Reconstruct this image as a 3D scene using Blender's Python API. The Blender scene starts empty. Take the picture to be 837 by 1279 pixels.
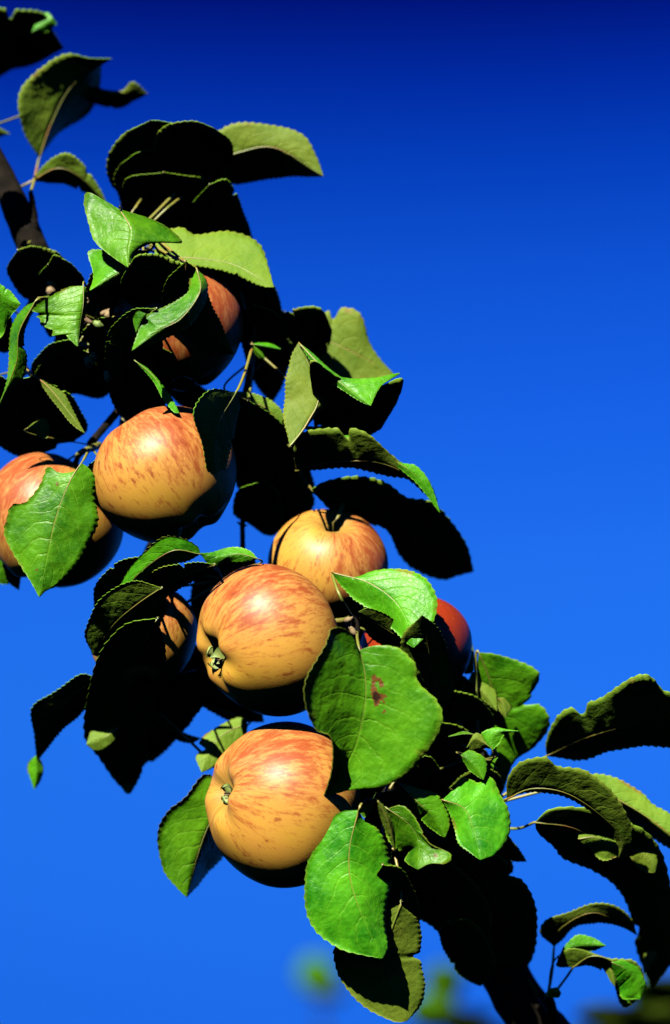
import bpy, math, random
from mathutils import Vector, Matrix
import numpy as np

# ------------------------------------------------------------------ camera
scene = bpy.context.scene
ELEV = math.radians(22.0)            # the lens looks up into the tree
CAM = Vector((0, 0, 1.6))
DIST = 1.30                          # metres to the plane of the fruit
FOC, SENS, PH, PW = 100.0, 36.0, 1279.0, 837.0
FPX = FOC / SENS * PH
K = DIST / FPX                       # size of one unit of the layout grid (0.37 mm)
cd = bpy.data.cameras.new('camera')
cam = bpy.data.objects.new('camera', cd)
scene.collection.objects.link(cam)
scene.camera = cam
cam.location = CAM
cam.rotation_euler = (math.pi / 2 + ELEV, 0, 0)
cd.lens = FOC; cd.sensor_fit = 'VERTICAL'; cd.sensor_height = SENS; cd.sensor_width = SENS
cd.clip_start = 0.05; cd.clip_end = 3000
cd.dof.use_dof = True
cd.dof.focus_distance = DIST - 60 * K
cd.dof.aperture_fstop = 4.0
cd.dof.aperture_blades = 7

C_R = Vector((1, 0, 0))
C_U = Vector((0, -math.sin(ELEV), math.cos(ELEV)))
C_F = Vector((0, math.cos(ELEV), math.sin(ELEV)))

def W(x, y, d=0.0):
    """layout grid (x right, y down, d toward the viewer, all in 0.37 mm units) -> metres"""
    z = DIST - d * K
    return CAM + C_R * ((x - PW / 2) / FPX * z) + C_U * (-(y - PH / 2) / FPX * z) + C_F * z

# ------------------------------------------------------------------ sun and sky
sx, sy, sz = -0.32, 0.73, 0.60                      # right, up, toward the viewer
S = (C_R * sx + C_U * sy - C_F * sz).normalized()
SUN_EL = math.asin(S.z)
SUN_AZ = math.atan2(S.x, S.y)
sl = bpy.data.lights.new('sun', 'SUN'); so = bpy.data.objects.new('sun', sl)
scene.collection.objects.link(so)
sl.energy = 5.0; sl.angle = math.radians(0.53); sl.color = (1.0, 0.93, 0.80)
so.rotation_euler = S.to_track_quat('Z', 'Y').to_euler()
so.location = (-2, -3, 6)

world = bpy.data.worlds.new('World'); scene.world = world
world.use_nodes = True
nt = world.node_tree; nt.nodes.clear()
def N(tree, typ, **kw):
    n = tree.nodes.new(typ)
    for k, v in kw.items():
        setattr(n, k, v)
    return n
sky = N(nt, 'ShaderNodeTexSky', sky_type='NISHITA', sun_disc=False)
sky.sun_elevation = SUN_EL; sky.sun_rotation = SUN_AZ
sky.altitude = 600; sky.air_density = 1.0; sky.dust_density = 0.0; sky.ozone_density = 3.0
# polarising filter / slide film: deep saturated blue that darkens with height above the horizon
co = N(nt, 'ShaderNodeTexCoord')
sep = N(nt, 'ShaderNodeSeparateXYZ')
nt.links.new(co.outputs['Generated'], sep.inputs[0])
ramp = N(nt, 'ShaderNodeValToRGB')
nt.links.new(sep.outputs['Z'], ramp.inputs[0])
cr = ramp.color_ramp
cr.interpolation = 'LINEAR'
stops = [(0.0, (0.011, 0.088, 0.34)), (0.207, (0.019, 0.134, 0.47)), (0.306, (0.037, 0.225, 0.66)), (0.36, (0.038, 0.240, 0.73)),
         (0.411, (0.025, 0.205, 0.75)), (0.448, (0.017, 0.172, 0.70)), (0.483, (0.006, 0.108, 0.58)), (0.51, (0.001, 0.052, 0.43)), (0.537, (0.0003, 0.011, 0.22)), (1.0, (0.0003, 0.008, 0.16))]
cr.elements[0].position = stops[0][0]; cr.elements[0].color = (*stops[0][1], 1)
cr.elements[1].position = stops[-1][0]; cr.elements[1].color = (*stops[-1][1], 1)
for p, c in stops[1:-1]:
    e = cr.elements.new(p); e.color = (*c, 1)
mul = N(nt, 'ShaderNodeMix', data_type='RGBA', blend_type='MULTIPLY')
mul.inputs[0].default_value = 1.0
nt.links.new(sky.outputs[0], mul.inputs[6]); nt.links.new(ramp.outputs[0], mul.inputs[7])
bg = N(nt, 'ShaderNodeBackground'); bg.inputs[1].default_value = 0.05
nt.links.new(mul.outputs[2], bg.inputs[0])
wo = N(nt, 'ShaderNodeOutputWorld'); nt.links.new(bg.outputs[0], wo.inputs[0])

vs = scene.view_settings
scene.display_settings.display_device = 'sRGB'
vs.view_transform = 'Standard'; vs.look = 'None'; vs.gamma = 1.0; vs.use_curve_mapping = False
vs.exposure = 2.3
scene.render.engine = 'CYCLES'
scene.cycles.max_bounces = 0
scene.cycles.diffuse_bounces = 0
scene.cycles.glossy_bounces = 1
scene.cycles.use_denoising = True

# ------------------------------------------------------------------ materials
def mat(name):
    m = bpy.data.materials.new(name); m.use_nodes = True
    t = m.node_tree; t.nodes.clear()
    out = N(t, 'ShaderNodeOutputMaterial')
    p = N(t, 'ShaderNodeBsdfPrincipled')
    t.links.new(p.outputs[0], out.inputs[0])
    return m, t, p, out
def ramp_node(t, stops):
    r = N(t, 'ShaderNodeValToRGB'); e = r.color_ramp.elements
    e[0].position, e[0].color = stops[0][0], (*stops[0][1], 1)
    e[1].position, e[1].color = stops[-1][0], (*stops[-1][1], 1)
    for p, c in stops[1:-1]:
        x = e.new(p); x.color = (*c, 1)
    return r
def math_node(t, op, a, b=None, c=None, clamp=False):
    n = N(t, 'ShaderNodeMath', operation=op, use_clamp=clamp)
    for i, v in enumerate((a, b, c)):
        if v is None: continue
        if isinstance(v, (int, float)): n.inputs[i].default_value = v
        else: t.links.new(v, n.inputs[i])
    return n.outputs[0]
def mixc(t, f, a, b, blend='MIX'):
    n = N(t, 'ShaderNodeMix', data_type='RGBA', blend_type=blend)
    for i, v in ((0, f), (6, a), (7, b)):
        if isinstance(v, (int, float)): n.inputs[i].default_value = v
        elif isinstance(v, tuple): n.inputs[i].default_value = (*v, 1)
        else: t.links.new(v, n.inputs[i])
    return n.outputs[2]

def leaf_material(name, base, pale, vein, rough, trans, damage=False):
    m, t, p, out = mat(name)
    uv = N(t, 'ShaderNodeUVMap', uv_map='leaf')
    sp = N(t, 'ShaderNodeSeparateXYZ'); t.links.new(uv.outputs[0], sp.inputs[0])
    s = math_node(t, 'ABSOLUTE', math_node(t, 'SUBTRACT', math_node(t, 'MULTIPLY', sp.outputs[0], 2.0), 1.0))
    tt = sp.outputs[1]
    info = N(t, 'ShaderNodeObjectInfo')
    co = N(t, 'ShaderNodeTexCoord')
    # coarse cloudy colour, different on every leaf
    n1 = N(t, 'ShaderNodeTexNoise'); n1.inputs['Scale'].default_value = 55; n1.inputs['Detail'].default_value = 4
    t.links.new(co.outputs['Object'], n1.inputs['Vector'])
    n2 = N(t, 'ShaderNodeTexNoise'); n2.inputs['Scale'].default_value = 420; n2.inputs['Detail'].default_value = 3
    t.links.new(co.outputs['Object'], n2.inputs['Vector'])
    # lateral veins: arcs that leave the midrib and sweep to the tip
    bend = math_node(t, 'MULTIPLY', math_node(t, 'POWER', s, 1.35), 0.30)
    wob = math_node(t, 'MULTIPLY', math_node(t, 'SUBTRACT', n1.outputs[0], 0.5), 0.22)
    ph = math_node(t, 'MULTIPLY', math_node(t, 'ADD', math_node(t, 'SUBTRACT', tt, bend), wob), 8.0)
    fr = math_node(t, 'FRACT', ph)
    dv = math_node(t, 'ABSOLUTE', math_node(t, 'SUBTRACT', fr, 0.5))        # 0 on the vein
    lat = math_node(t, 'SUBTRACT', 1.0, math_node(t, 'DIVIDE', dv, 0.085), clamp=True)
    fade = math_node(t, 'SUBTRACT', 1.0, math_node(t, 'MULTIPLY', s, 0.95), clamp=True)
    lat = math_node(t, 'MULTIPLY', lat, fade)
    midr = math_node(t, 'SUBTRACT', 1.0, math_node(t, 'DIVIDE', s, 0.035), clamp=True)
    ve = math_node(t, 'MAXIMUM', lat, midr)
    # fine net of veinlets
    vo = N(t, 'ShaderNodeTexVoronoi', feature='DISTANCE_TO_EDGE'); vo.inputs['Scale'].default_value = 520
    t.links.new(co.outputs['Object'], vo.inputs['Vector'])
    net = math_node(t, 'SUBTRACT', 1.0, math_node(t, 'DIVIDE', vo.outputs[0], 0.10), clamp=True)
    c = mixc(t, math_node(t, 'MULTIPLY', math_node(t, 'SUBTRACT', n1.outputs[0], 0.34), 2.4, clamp=True), base, pale)
    c = mixc(t, math_node(t, 'MULTIPLY', math_node(t, 'SUBTRACT', n2.outputs[0], 0.45), 1.2, clamp=True), c, pale)
    c = mixc(t, math_node(t, 'MULTIPLY', net, 0.07), c, vein)
    c = mixc(t, math_node(t, 'MULTIPLY', ve, 0.22), c, vein)
    # yellowed rim of the serrated margin
    brn = math_node(t, 'MULTIPLY', math_node(t, 'DIVIDE', math_node(t, 'SUBTRACT', s, 0.80), 0.12, clamp=True), math_node(t, 'MULTIPLY', math_node(t, 'SUBTRACT', n1.outputs[0], 0.60), 14.0, clamp=True))
    c = mixc(t, math_node(t, 'MULTIPLY', brn, 0.75), c, (0.075, 0.035, 0.008))
    rim = math_node(t, 'DIVIDE', math_node(t, 'SUBTRACT', s, 0.93), 0.07, clamp=True)
    c = mixc(t, math_node(t, 'MULTIPLY', rim, 0.55), c, vein)
    # leaf to leaf variation
    hs = N(t, 'ShaderNodeHueSaturation')
    t.links.new(math_node(t, 'ADD', 0.487, math_node(t, 'MULTIPLY', info.outputs['Random'], 0.022)), hs.inputs['Hue'])
    t.links.new(math_node(t, 'ADD', 0.82, math_node(t, 'MULTIPLY', info.outputs['Random'], 0.36)), hs.inputs['Value'])
    t.links.new(c, hs.inputs['Color']); c = hs.outputs[0]
    # small brown freckles and, on the leaf that has it, an eaten brown spot
    v2 = N(t, 'ShaderNodeTexVoronoi'); v2.inputs['Scale'].default_value = 95
    t.links.new(co.outputs['Object'], v2.inputs['Vector'])
    sc_ = N(t, 'ShaderNodeSeparateColor'); t.links.new(v2.outputs['Color'], sc_.inputs[0])
    fk = math_node(t, 'MULTIPLY', math_node(t, 'LESS_THAN', v2.outputs[0], 0.085),
                   math_node(t, 'GREATER_THAN', sc_.outputs[0], 0.80))
    c = mixc(t, math_node(t, 'MULTIPLY', fk, 0.8), c, (0.05, 0.025, 0.006))
    if damage:
        dx = math_node(t, 'DIVIDE', math_node(t, 'SUBTRACT', sp.outputs[0], 0.612), 0.065)
        dy = math_node(t, 'DIVIDE', math_node(t, 'SUBTRACT', tt, 0.315), 0.085)
        rr = math_node(t, 'SQRT', math_node(t, 'ADD', math_node(t, 'MULTIPLY', dx, dx), math_node(t, 'MULTIPLY', dy, dy)))
        n3 = N(t, 'ShaderNodeTexNoise'); n3.inputs['Scale'].default_value = 240
        t.links.new(co.outputs['Object'], n3.inputs['Vector'])
        rr = math_node(t, 'ADD', rr, math_node(t, 'MULTIPLY', math_node(t, 'SUBTRACT', n3.outputs[0], 0.5), 3.2))
        k1 = math_node(t, 'LESS_THAN', rr, 0.95); k2 = math_node(t, 'LESS_THAN', rr, 0.55)
        c = mixc(t, k1, c, (0.055, 0.022, 0.005)); c = mixc(t, k2, c, (0.012, 0.006, 0.003))
    t.links.new(c, p.inputs['Base Color'])
    t.links.new(math_node(t, 'ADD', rough - 0.09, math_node(t, 'MULTIPLY', n2.outputs[0], 0.16)), p.inputs['Roughness'])
    p.inputs['IOR'].default_value = 1.38
    p.inputs['Specular IOR Level'].default_value = 0.20
    h = math_node(t, 'ADD', math_node(t, 'MULTIPLY', ve, -0.5), math_node(t, 'ADD', math_node(t, 'MULTIPLY', net, -0.10), math_node(t, 'MULTIPLY', n2.outputs[0], 0.5)))
    n4 = N(t, 'ShaderNodeTexNoise'); n4.inputs['Scale'].default_value = 130; n4.inputs['Detail'].default_value = 2
    t.links.new(co.outputs['Object'], n4.inputs['Vector'])
    h = math_node(t, 'ADD', h, math_node(t, 'MULTIPLY', n4.outputs[0], 2.6))
    b = N(t, 'ShaderNodeBump'); b.inputs['Strength'].default_value = 0.60; b.inputs['Distance'].default_value = 0.0007
    t.links.new(h, b.inputs['Height']); t.links.new(b.outputs[0], p.inputs['Normal'])
    tr = N(t, 'ShaderNodeBsdfTranslucent'); tr.inputs[0].default_value = (0.10, 0.26, 0.01, 1)
    ms = N(t, 'ShaderNodeMixShader'); ms.inputs[0].default_value = trans
    t.links.new(p.outputs[0], ms.inputs[1]); t.links.new(tr.outputs[0], ms.inputs[2])
    t.links.new(ms.outputs[0], out.inputs[0])
    return m

M_UP = leaf_material('leaf_upper_side', (0.0065, 0.054, 0.0004), (0.042, 0.150, 0.0024), (0.095, 0.175, 0.012), 0.44, 0.008)
M_DMG = leaf_material('leaf_upper_side_spotted', (0.0065, 0.054, 0.0004), (0.042, 0.150, 0.0024), (0.095, 0.175, 0.012), 0.44, 0.008, True)
M_LO = leaf_material('leaf_under_side', (0.034, 0.072, 0.003), (0.062, 0.100, 0.006), (0.10, 0.118, 0.012), 0.66, 0.008)

def stalk_material():
    m, t, p, out = mat('leaf_stalk_skin')
    co = N(t, 'ShaderNodeTexCoord')
    n = N(t, 'ShaderNodeTexNoise'); n.inputs['Scale'].default_value = 60
    t.links.new(co.outputs['Object'], n.inputs['Vector'])
    r = ramp_node(t, [(0.30, (0.060, 0.088, 0.007)), (0.62, (0.10, 0.085, 0.010)), (0.78, (0.13, 0.034, 0.008))])
    t.links.new(n.outputs[0], r.inputs[0]); t.links.new(r.outputs[0], p.inputs['Base Color'])
    p.inputs['Roughness'].default_value = 0.5
    return m
M_ST = stalk_material()

def bark_material():
    m, t, p, out = mat('apple_bark')
    co = N(t, 'ShaderNodeTexCoord')
    n = N(t, 'ShaderNodeTexNoise'); n.inputs['Scale'].default_value = 90; n.inputs['Detail'].default_value = 8
    t.links.new(co.outputs['Object'], n.inputs['Vector'])
    v = N(t, 'ShaderNodeTexVoronoi'); v.inputs['Scale'].default_value = 160
    t.links.new(co.outputs['Object'], v.inputs['Vector'])
    r = ramp_node(t, [(0.3, (0.002, 0.0015, 0.001)), (0.55, (0.005, 0.004, 0.0027)), (0.75, (0.012, 0.010, 0.0065))])
    t.links.new(n.outputs[0], r.inputs[0]); t.links.new(r.outputs[0], p.inputs['Base Color'])
    p.inputs['Roughness'].default_value = 0.9
    p.inputs['Specular IOR Level'].default_value = 0.05
    b = N(t, 'ShaderNodeBump'); b.inputs['Strength'].default_value = 0.8; b.inputs['Distance'].default_value = 0.002
    t.links.new(math_node(t, 'ADD', n.outputs[0], math_node(t, 'MULTIPLY', v.outputs[0], 0.5)), b.inputs['Height'])
    t.links.new(b.outputs[0], p.inputs['Normal'])
    return m
M_BARK = bark_material()

def apple_material():
    m, t, p, out = mat('apple_skin')
    at = N(t, 'ShaderNodeAttribute', attribute_name='skin')          # (cos, sin, height) of the fruit's own axis
    ab = N(t, 'ShaderNodeAttribute', attribute_name='blush')         # how far the sun has reddened this side
    orr = N(t, 'ShaderNodeAttribute', attribute_type='OBJECT', attribute_name='redness')
    info = N(t, 'ShaderNodeObjectInfo')
    off = N(t, 'ShaderNodeVectorMath', operation='ADD')
    cx = N(t, 'ShaderNodeCombineXYZ')
    t.links.new(math_node(t, 'MULTIPLY', info.outputs['Random'], 37.0), cx.inputs[0])
    t.links.new(math_node(t, 'MULTIPLY', info.outputs['Random'], 91.0), cx.inputs[1])
    t.links.new(at.outputs['Vector'], off.inputs[0]); t.links.new(cx.outputs[0], off.inputs[1])
    def stretched(sc, zs, detail, rough=0.5, dist=0.0):
        mp = N(t, 'ShaderNodeMapping'); mp.inputs['Scale'].default_value = (sc, sc, zs)
        t.links.new(off.outputs[0], mp.inputs['Vector'])
        n = N(t, 'ShaderNodeTexNoise'); n.inputs['Scale'].default_value = 1.0; n.inputs['Detail'].default_value = detail
        n.inputs['Roughness'].default_value = rough; n.inputs['Distortion'].default_value = dist
        t.links.new(mp.outputs[0], n.inputs['Vector'])
        return n.outputs[0]
    cloud = stretched(1.6, 1.6, 3)
    streak = stretched(7.0, 3.8, 8, 0.70, 0.25)
    streak2 = stretched(17.0, 8.5, 6, 0.70, 0.2)
    fleck = stretched(6.5, 5.5, 5, 0.62, 0.2)
    fine = stretched(40.0, 30.0, 2)
    # ground colour: yellow to warm orange
    g = mixc(t, math_node(t, 'MULTIPLY', math_node(t, 'SUBTRACT', cloud, 0.30), 2.2, clamp=True), (0.222, 0.130, 0.013), (0.226, 0.106, 0.017))
    red_amt = math_node(t, 'ADD', math_node(t, 'ADD', ab.outputs['Fac'], orr.outputs['Fac']), math_node(t, 'MULTIPLY', math_node(t, 'SUBTRACT', info.outputs['Random'], 0.5), 0.3))
    w = math_node(t, 'MULTIPLY', red_amt, math_node(t, 'ADD', 0.65, math_node(t, 'MULTIPLY', cloud, 1.0)), clamp=True)
    g = mixc(t, math_node(t, 'MULTIPLY', w, 0.70, clamp=True), g, (0.205, 0.076, 0.030))
    # broken red stripes running from stalk to eye
    st = math_node(t, 'MULTIPLY', math_node(t, 'SUBTRACT', streak, math_node(t, 'SUBTRACT', 0.565, math_node(t, 'MULTIPLY', w, 0.14))), 7.0, clamp=True)
    s2 = math_node(t, 'MULTIPLY', math_node(t, 'SUBTRACT', streak2, math_node(t, 'SUBTRACT', 0.565, math_node(t, 'MULTIPLY', w, 0.14))), 7.0, clamp=True)
    fl = math_node(t, 'MULTIPLY', math_node(t, 'SUBTRACT', fleck, 0.60), 12.0, clamp=True)
    c = mixc(t, math_node(t, 'MULTIPLY', st, 0.82), g, (0.1224, 0.0202, 0.0043))
    c = mixc(t, math_node(t, 'MULTIPLY', s2, 0.72), c, (0.1224, 0.023, 0.0058))
    c = mixc(t, math_node(t, 'MULTIPLY', fl, 0.75), c, (0.0936, 0.0144, 0.0036))
    # wholly red fruit
    full = math_node(t, 'MULTIPLY', math_node(t, 'SUBTRACT', orr.outputs['Fac'], 0.45), 2.2, clamp=True)
    deep = mixc(t, streak, (0.085, 0.0045, 0.0008), (0.150, 0.018, 0.002))
    c = mixc(t, full, c, deep)
    # pale lenticels
    v = N(t, 'ShaderNodeTexVoronoi'); v.inputs['Scale'].default_value = 380
    co = N(t, 'ShaderNodeTexCoord'); t.links.new(co.outputs['Object'], v.inputs['Vector'])
    le = math_node(t, 'LESS_THAN', v.outputs[0], 0.12)
    c = mixc(t, math_node(t, 'MULTIPLY', le, 0.30), c, (0.2016, 0.1368, 0.0432))
    # russet and green in the two hollows
    sp = N(t, 'ShaderNodeSeparateXYZ'); t.links.new(at.outputs['Vector'], sp.inputs[0])
    rad = math_node(t, 'MINIMUM', sp.outputs[2], math_node(t, 'SUBTRACT', 2.0, sp.outputs[2]))
    hol = math_node(t, 'DIVIDE', math_node(t, 'SUBTRACT', 0.24, math_node(t, 'ADD', rad, math_node(t, 'MULTIPLY', math_node(t, 'SUBTRACT', fleck, 0.5), 0.25))), 0.16, clamp=True)
    c = mixc(t, math_node(t, 'MULTIPLY', hol, 0.55), c, (0.1296, 0.0936, 0.0158))
    v3 = N(t, 'ShaderNodeTexVoronoi'); v3.inputs['Scale'].default_value = 70; t.links.new(co.outputs['Object'], v3.inputs['Vector'])
    s3 = N(t, 'ShaderNodeSeparateColor'); t.links.new(v3.outputs['Color'], s3.inputs[0])
    scab = math_node(t, 'MULTIPLY', math_node(t, 'LESS_THAN', math_node(t, 'ADD', v3.outputs[0], math_node(t, 'MULTIPLY', fine, 0.12)), 0.17), math_node(t, 'GREATER_THAN', s3.outputs[0], 0.86))
    c = mixc(t, math_node(t, 'MULTIPLY', scab, 0.7), c, (0.05, 0.024, 0.008))
    t.links.new(c, p.inputs['Base Color'])
    t.links.new(math_node(t, "ADD", 0.37, math_node(t, "MULTIPLY", streak2, 0.16)), p.inputs['Roughness'])
    p.inputs['Specular IOR Level'].default_value = 0.18
    p.inputs['Subsurface Weight'].default_value = 0.0
    b = N(t, 'ShaderNodeBump'); b.inputs['Strength'].default_value = 0.10; b.inputs['Distance'].default_value = 0.0003
    t.links.new(math_node(t, 'ADD', fine, math_node(t, 'MULTIPLY', streak2, 0.6)), b.inputs['Height'])
    t.links.new(b.outputs[0], p.inputs['Normal'])
    return m
M_AP = apple_material()

def plain(name, c1, c2, scale, rough):
    m, t, p, out = mat(name)
    co = N(t, 'ShaderNodeTexCoord')
    n = N(t, 'ShaderNodeTexNoise'); n.inputs['Scale'].default_value = scale; n.inputs['Detail'].default_value = 5
    t.links.new(co.outputs['Object'], n.inputs['Vector'])
    r = ramp_node(t, [(0.35, c1), (0.65, c2)])
    t.links.new(n.outputs[0], r.inputs[0]); t.links.new(r.outputs[0], p.inputs['Base Color'])
    p.inputs['Roughness'].default_value = rough
    return m
M_SEP = plain('sepal_green', (0.045, 0.085, 0.008), (0.10, 0.125, 0.022), 300, 0.7)
M_DRY = plain('dry_bud', (0.0504, 0.0216, 0.0072), (0.108, 0.0792, 0.0288), 200, 0.8)
M_STEM = plain('fruit_stalk', (0.0576, 0.072, 0.0086), (0.108, 0.0864, 0.0108), 120, 0.55)
M_GRASS = plain('dark_orchard_soil', (0.004, 0.005, 0.002), (0.010, 0.011, 0.005), 3.0, 0.95)

M_GRASS.node_tree.nodes['Principled BSDF'].inputs['Specular IOR Level'].default_value = 0.0

# ------------------------------------------------------------------ helpers
col = scene.collection
def link(name, me, parent=None):
    o = bpy.data.objects.new(name, me); col.objects.link(o)
    if parent is not None: o.parent = parent
    return o
def mesh_from(name, verts, faces, mats, midx=None, smooth=True):
    me = bpy.data.meshes.new(name)
    me.from_pydata([tuple(v) for v in verts], [], faces)
    for m in mats: me.materials.append(m)
    if midx is not None: me.polygons.foreach_set('material_index', midx)
    if smooth: me.polygons.foreach_set('use_smooth', [True] * len(faces))
    me.update()
    return me
def spline(pts, n):
    """Catmull-Rom through the points, resampled to n points evenly spaced"""
    P = np.array(pts, float)
    if len(P) == 2:
        return P[0] + np.linspace(0, 1, n)[:, None] * (P[1] - P[0])
    Q = np.vstack([2 * P[0] - P[1], P, 2 * P[-1] - P[-2]])
    out = []
    for i in range(1, len(Q) - 2):
        for u in np.linspace(0, 1, 24, endpoint=False):
            p0, p1, p2, p3 = Q[i - 1], Q[i], Q[i + 1], Q[i + 2]
            out.append(0.5 * ((2 * p1) + (-p0 + p2) * u + (2 * p0 - 5 * p1 + 4 * p2 - p3) * u * u + (-p0 + 3 * p1 - 3 * p2 + p3) * u ** 3))
    out.append(Q[-2]); out = np.array(out)
    L = np.concatenate([[0], np.cumsum(np.linalg.norm(np.diff(out, axis=0), axis=1))])
    tt = np.linspace(0, L[-1], n)
    return np.stack([np.interp(tt, L, out[:, k]) for k in range(out.shape[1])], 1)
def tube_data(P, R, sides=8, bump=0.0, rng=None):
    """P: list of world Vectors, R: radii"""
    verts, faces = [], []
    n = len(P)
    up = Vector((0.3, 0.2, 0.9)).normalized()
    for i in range(n):
        tan = (P[min(i + 1, n - 1)] - P[max(i - 1, 0)]).normalized()
        a = tan.cross(up)
        if a.length < 1e-4: a = tan.cross(Vector((1, 0, 0)))
        a.normalize(); b = tan.cross(a).normalized()
        up = a.cross(tan) if False else up
        for k in range(sides):
            an = 2 * math.pi * k / sides
            r = R[i] * (1 + (rng.uniform(-bump, bump) if rng else 0))
            verts.append(P[i] + (a * math.cos(an) + b * math.sin(an)) * r)
    for i in range(n - 1):
        for k in range(sides):
            k2 = (k + 1) % sides
            faces.append((i * sides + k, i * sides + k2, (i + 1) * sides + k2, (i + 1) * sides + k))
    faces.append(tuple(reversed(range(sides))))
    faces.append(tuple(range((n - 1) * sides, n * sides)))
    return verts, faces

# ------------------------------------------------------------------ ground
g = 400.0
gr = link('ground', mesh_from('ground', [(-g, -g, 0), (g, -g, 0), (g, g, 0), (-g, g, 0)], [(0, 1, 2, 3)], [M_GRASS], smooth=False))
gr['kind'] = 'structure'

# ------------------------------------------------------------------ the fruiting tree
tree = bpy.data.objects.new('apple_tree', None); col.objects.link(tree)
TB = Vector((0.75, 2.15, 0.0))
tree.location = TB; tree.empty_display_size = 0.2
tree['label'] = 'leafy apple branch laden with striped apples against the blue sky'
tree['category'] = 'apple tree'
INV = Matrix.Translation(-TB)
def part(name, verts, faces, mats, parent, midx=None, base=TB):
    me = mesh_from(name, [Vector(v) - base for v in verts], faces, mats, midx)
    return link(name, me, parent)
def sub(name, verts, faces, mats, parent, base=TB):
    return part(name, verts, faces, mats, parent, None, base)

rng = random.Random(7)
SKEL = []          # points of wood the leaf stalks may grow from
def wood(name, pts, sides=10, n=None, bump=0.05, parent=None, base=TB, world_tail=None, skel=True, mat_=None):
    """pts: (x, y, d, radius) in layout units"""
    n = n or 12 * len(pts)
    sp_ = spline(pts, n)
    P = [W(*q[:3]) for q in sp_]; R = [max(q[3], 0.4) * K for q in sp_]
    if skel:
        for q, r in zip(sp_, R): SKEL.append(q)
    if world_tail:
        tail = spline([(*P[0], R[0])] + world_tail, 40)[1:]
        P = [Vector(q[:3]) for q in tail[::-1]] + P; R = [q[3] for q in tail[::-1]] + R
    v, f = tube_data(P, R, sides, bump, rng)
    return part(name, v, f, [mat_ or M_BARK], parent or tree, base=base)

LIMB = [(715, 1330, -170, 36), (650, 1250, -170, 33), (606, 1160, -175, 29), (566, 1040, -180, 26), (520, 930, -195, 24), (468, 838, -205, 23),
        (408, 730, -205, 21), (345, 612, -195, 20), (285, 535, -190, 19), (200, 462, -180, 19), (120, 395, -165, 19), (62, 345, -150, 20), (30, 285, -150, 19),
        (10, 235, -165, 17), (-25, 165, -185, 14), (-70, 80, -210, 12), (-110, -20, -230, 9)]
wood('limb', LIMB, sides=14, n=150, world_tail=[(0.24, 1.42, 1.70, 0.017), (0.42, 1.75, 1.48, 0.024), (0.66, 2.08, 1.22, 0.036)])
tv, tf = tube_data([TB + Vector((0.02 * math.sin(z * 3), 0.015 * math.cos(z * 4), z)) for z in (-0.05, 0.0, 0.15, 0.4, 0.7, 1.0, 1.25, 1.6, 2.0)],
                   [0.115, 0.10, 0.08, 0.072, 0.068, 0.064, 0.060, 0.045, 0.02], 16, 0.06, rng)
part('trunk', tv, tf, [M_BARK], tree)
TWIGS = [
    [(45, 315, -150, 8), (43, 280, -140, 6), (40, 250, -135, 4), (38, 240, -132, 3)],
    [(130, 402, -150, 9), (150, 350, -120, 7), (165, 300, -90, 6), (178, 282, -70, 4)],
    [(110, 390, -150, 8), (95, 375, -110, 6), (100, 400, -80, 5), (120, 400, -60, 4)],
    [(330, 590, -190, 8), (345, 560, -150, 7), (355, 566, -160, 5), (362, 575, -150, 4)],
    [(300, 548, -185, 8), (310, 480, -150, 6), (318, 440, -110, 5), (318, 425, -95, 3)],
    [(200, 465, -175, 8), (160, 500, -140, 6), (125, 540, -110, 5), (112, 556, -100, 5)],
    [(305, 560, -190, 7), (304, 620, -150, 4.5), (303, 660, -130, 3.5), (301, 700, -110, 4), (280, 725, -100, 4)],
    [(440, 790, -200, 9), (438, 780, -130, 7), (440, 772, -70, 6), (444, 780, -20, 5), (446, 790, 20, 4)],
    [(500, 895, -195, 9), (492, 950, -130, 8), (486, 985, -60, 7), (482, 992, -10, 6), (478, 998, 10, 4)],
    [(572, 1060, -178, 10), (585, 1020, -120, 8), (600, 1008, -70, 7), (612, 1005, -50, 5)],
    [(545, 985, -185, 8), (580, 940, -110, 6), (600, 935, -60, 4), (602, 950, -30, 3)],
    [(700, 1310, -165, 12), (692, 1275, -130, 8), (688, 1252, -115, 6), (684, 1242, -110, 4)],
    [(255, 505, -190, 7), (205, 640, -190, 5), (165, 740, -170, 5), (150, 830, -150, 4), (160, 850, -140, 3)],
    [(60, 345, -150, 8), (30, 400, -140, 6), (20, 440, -130, 5), (35, 465, -120, 4)],
]
for tw in TWIGS: wood('twig', tw, sides=8, bump=0.08)

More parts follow.
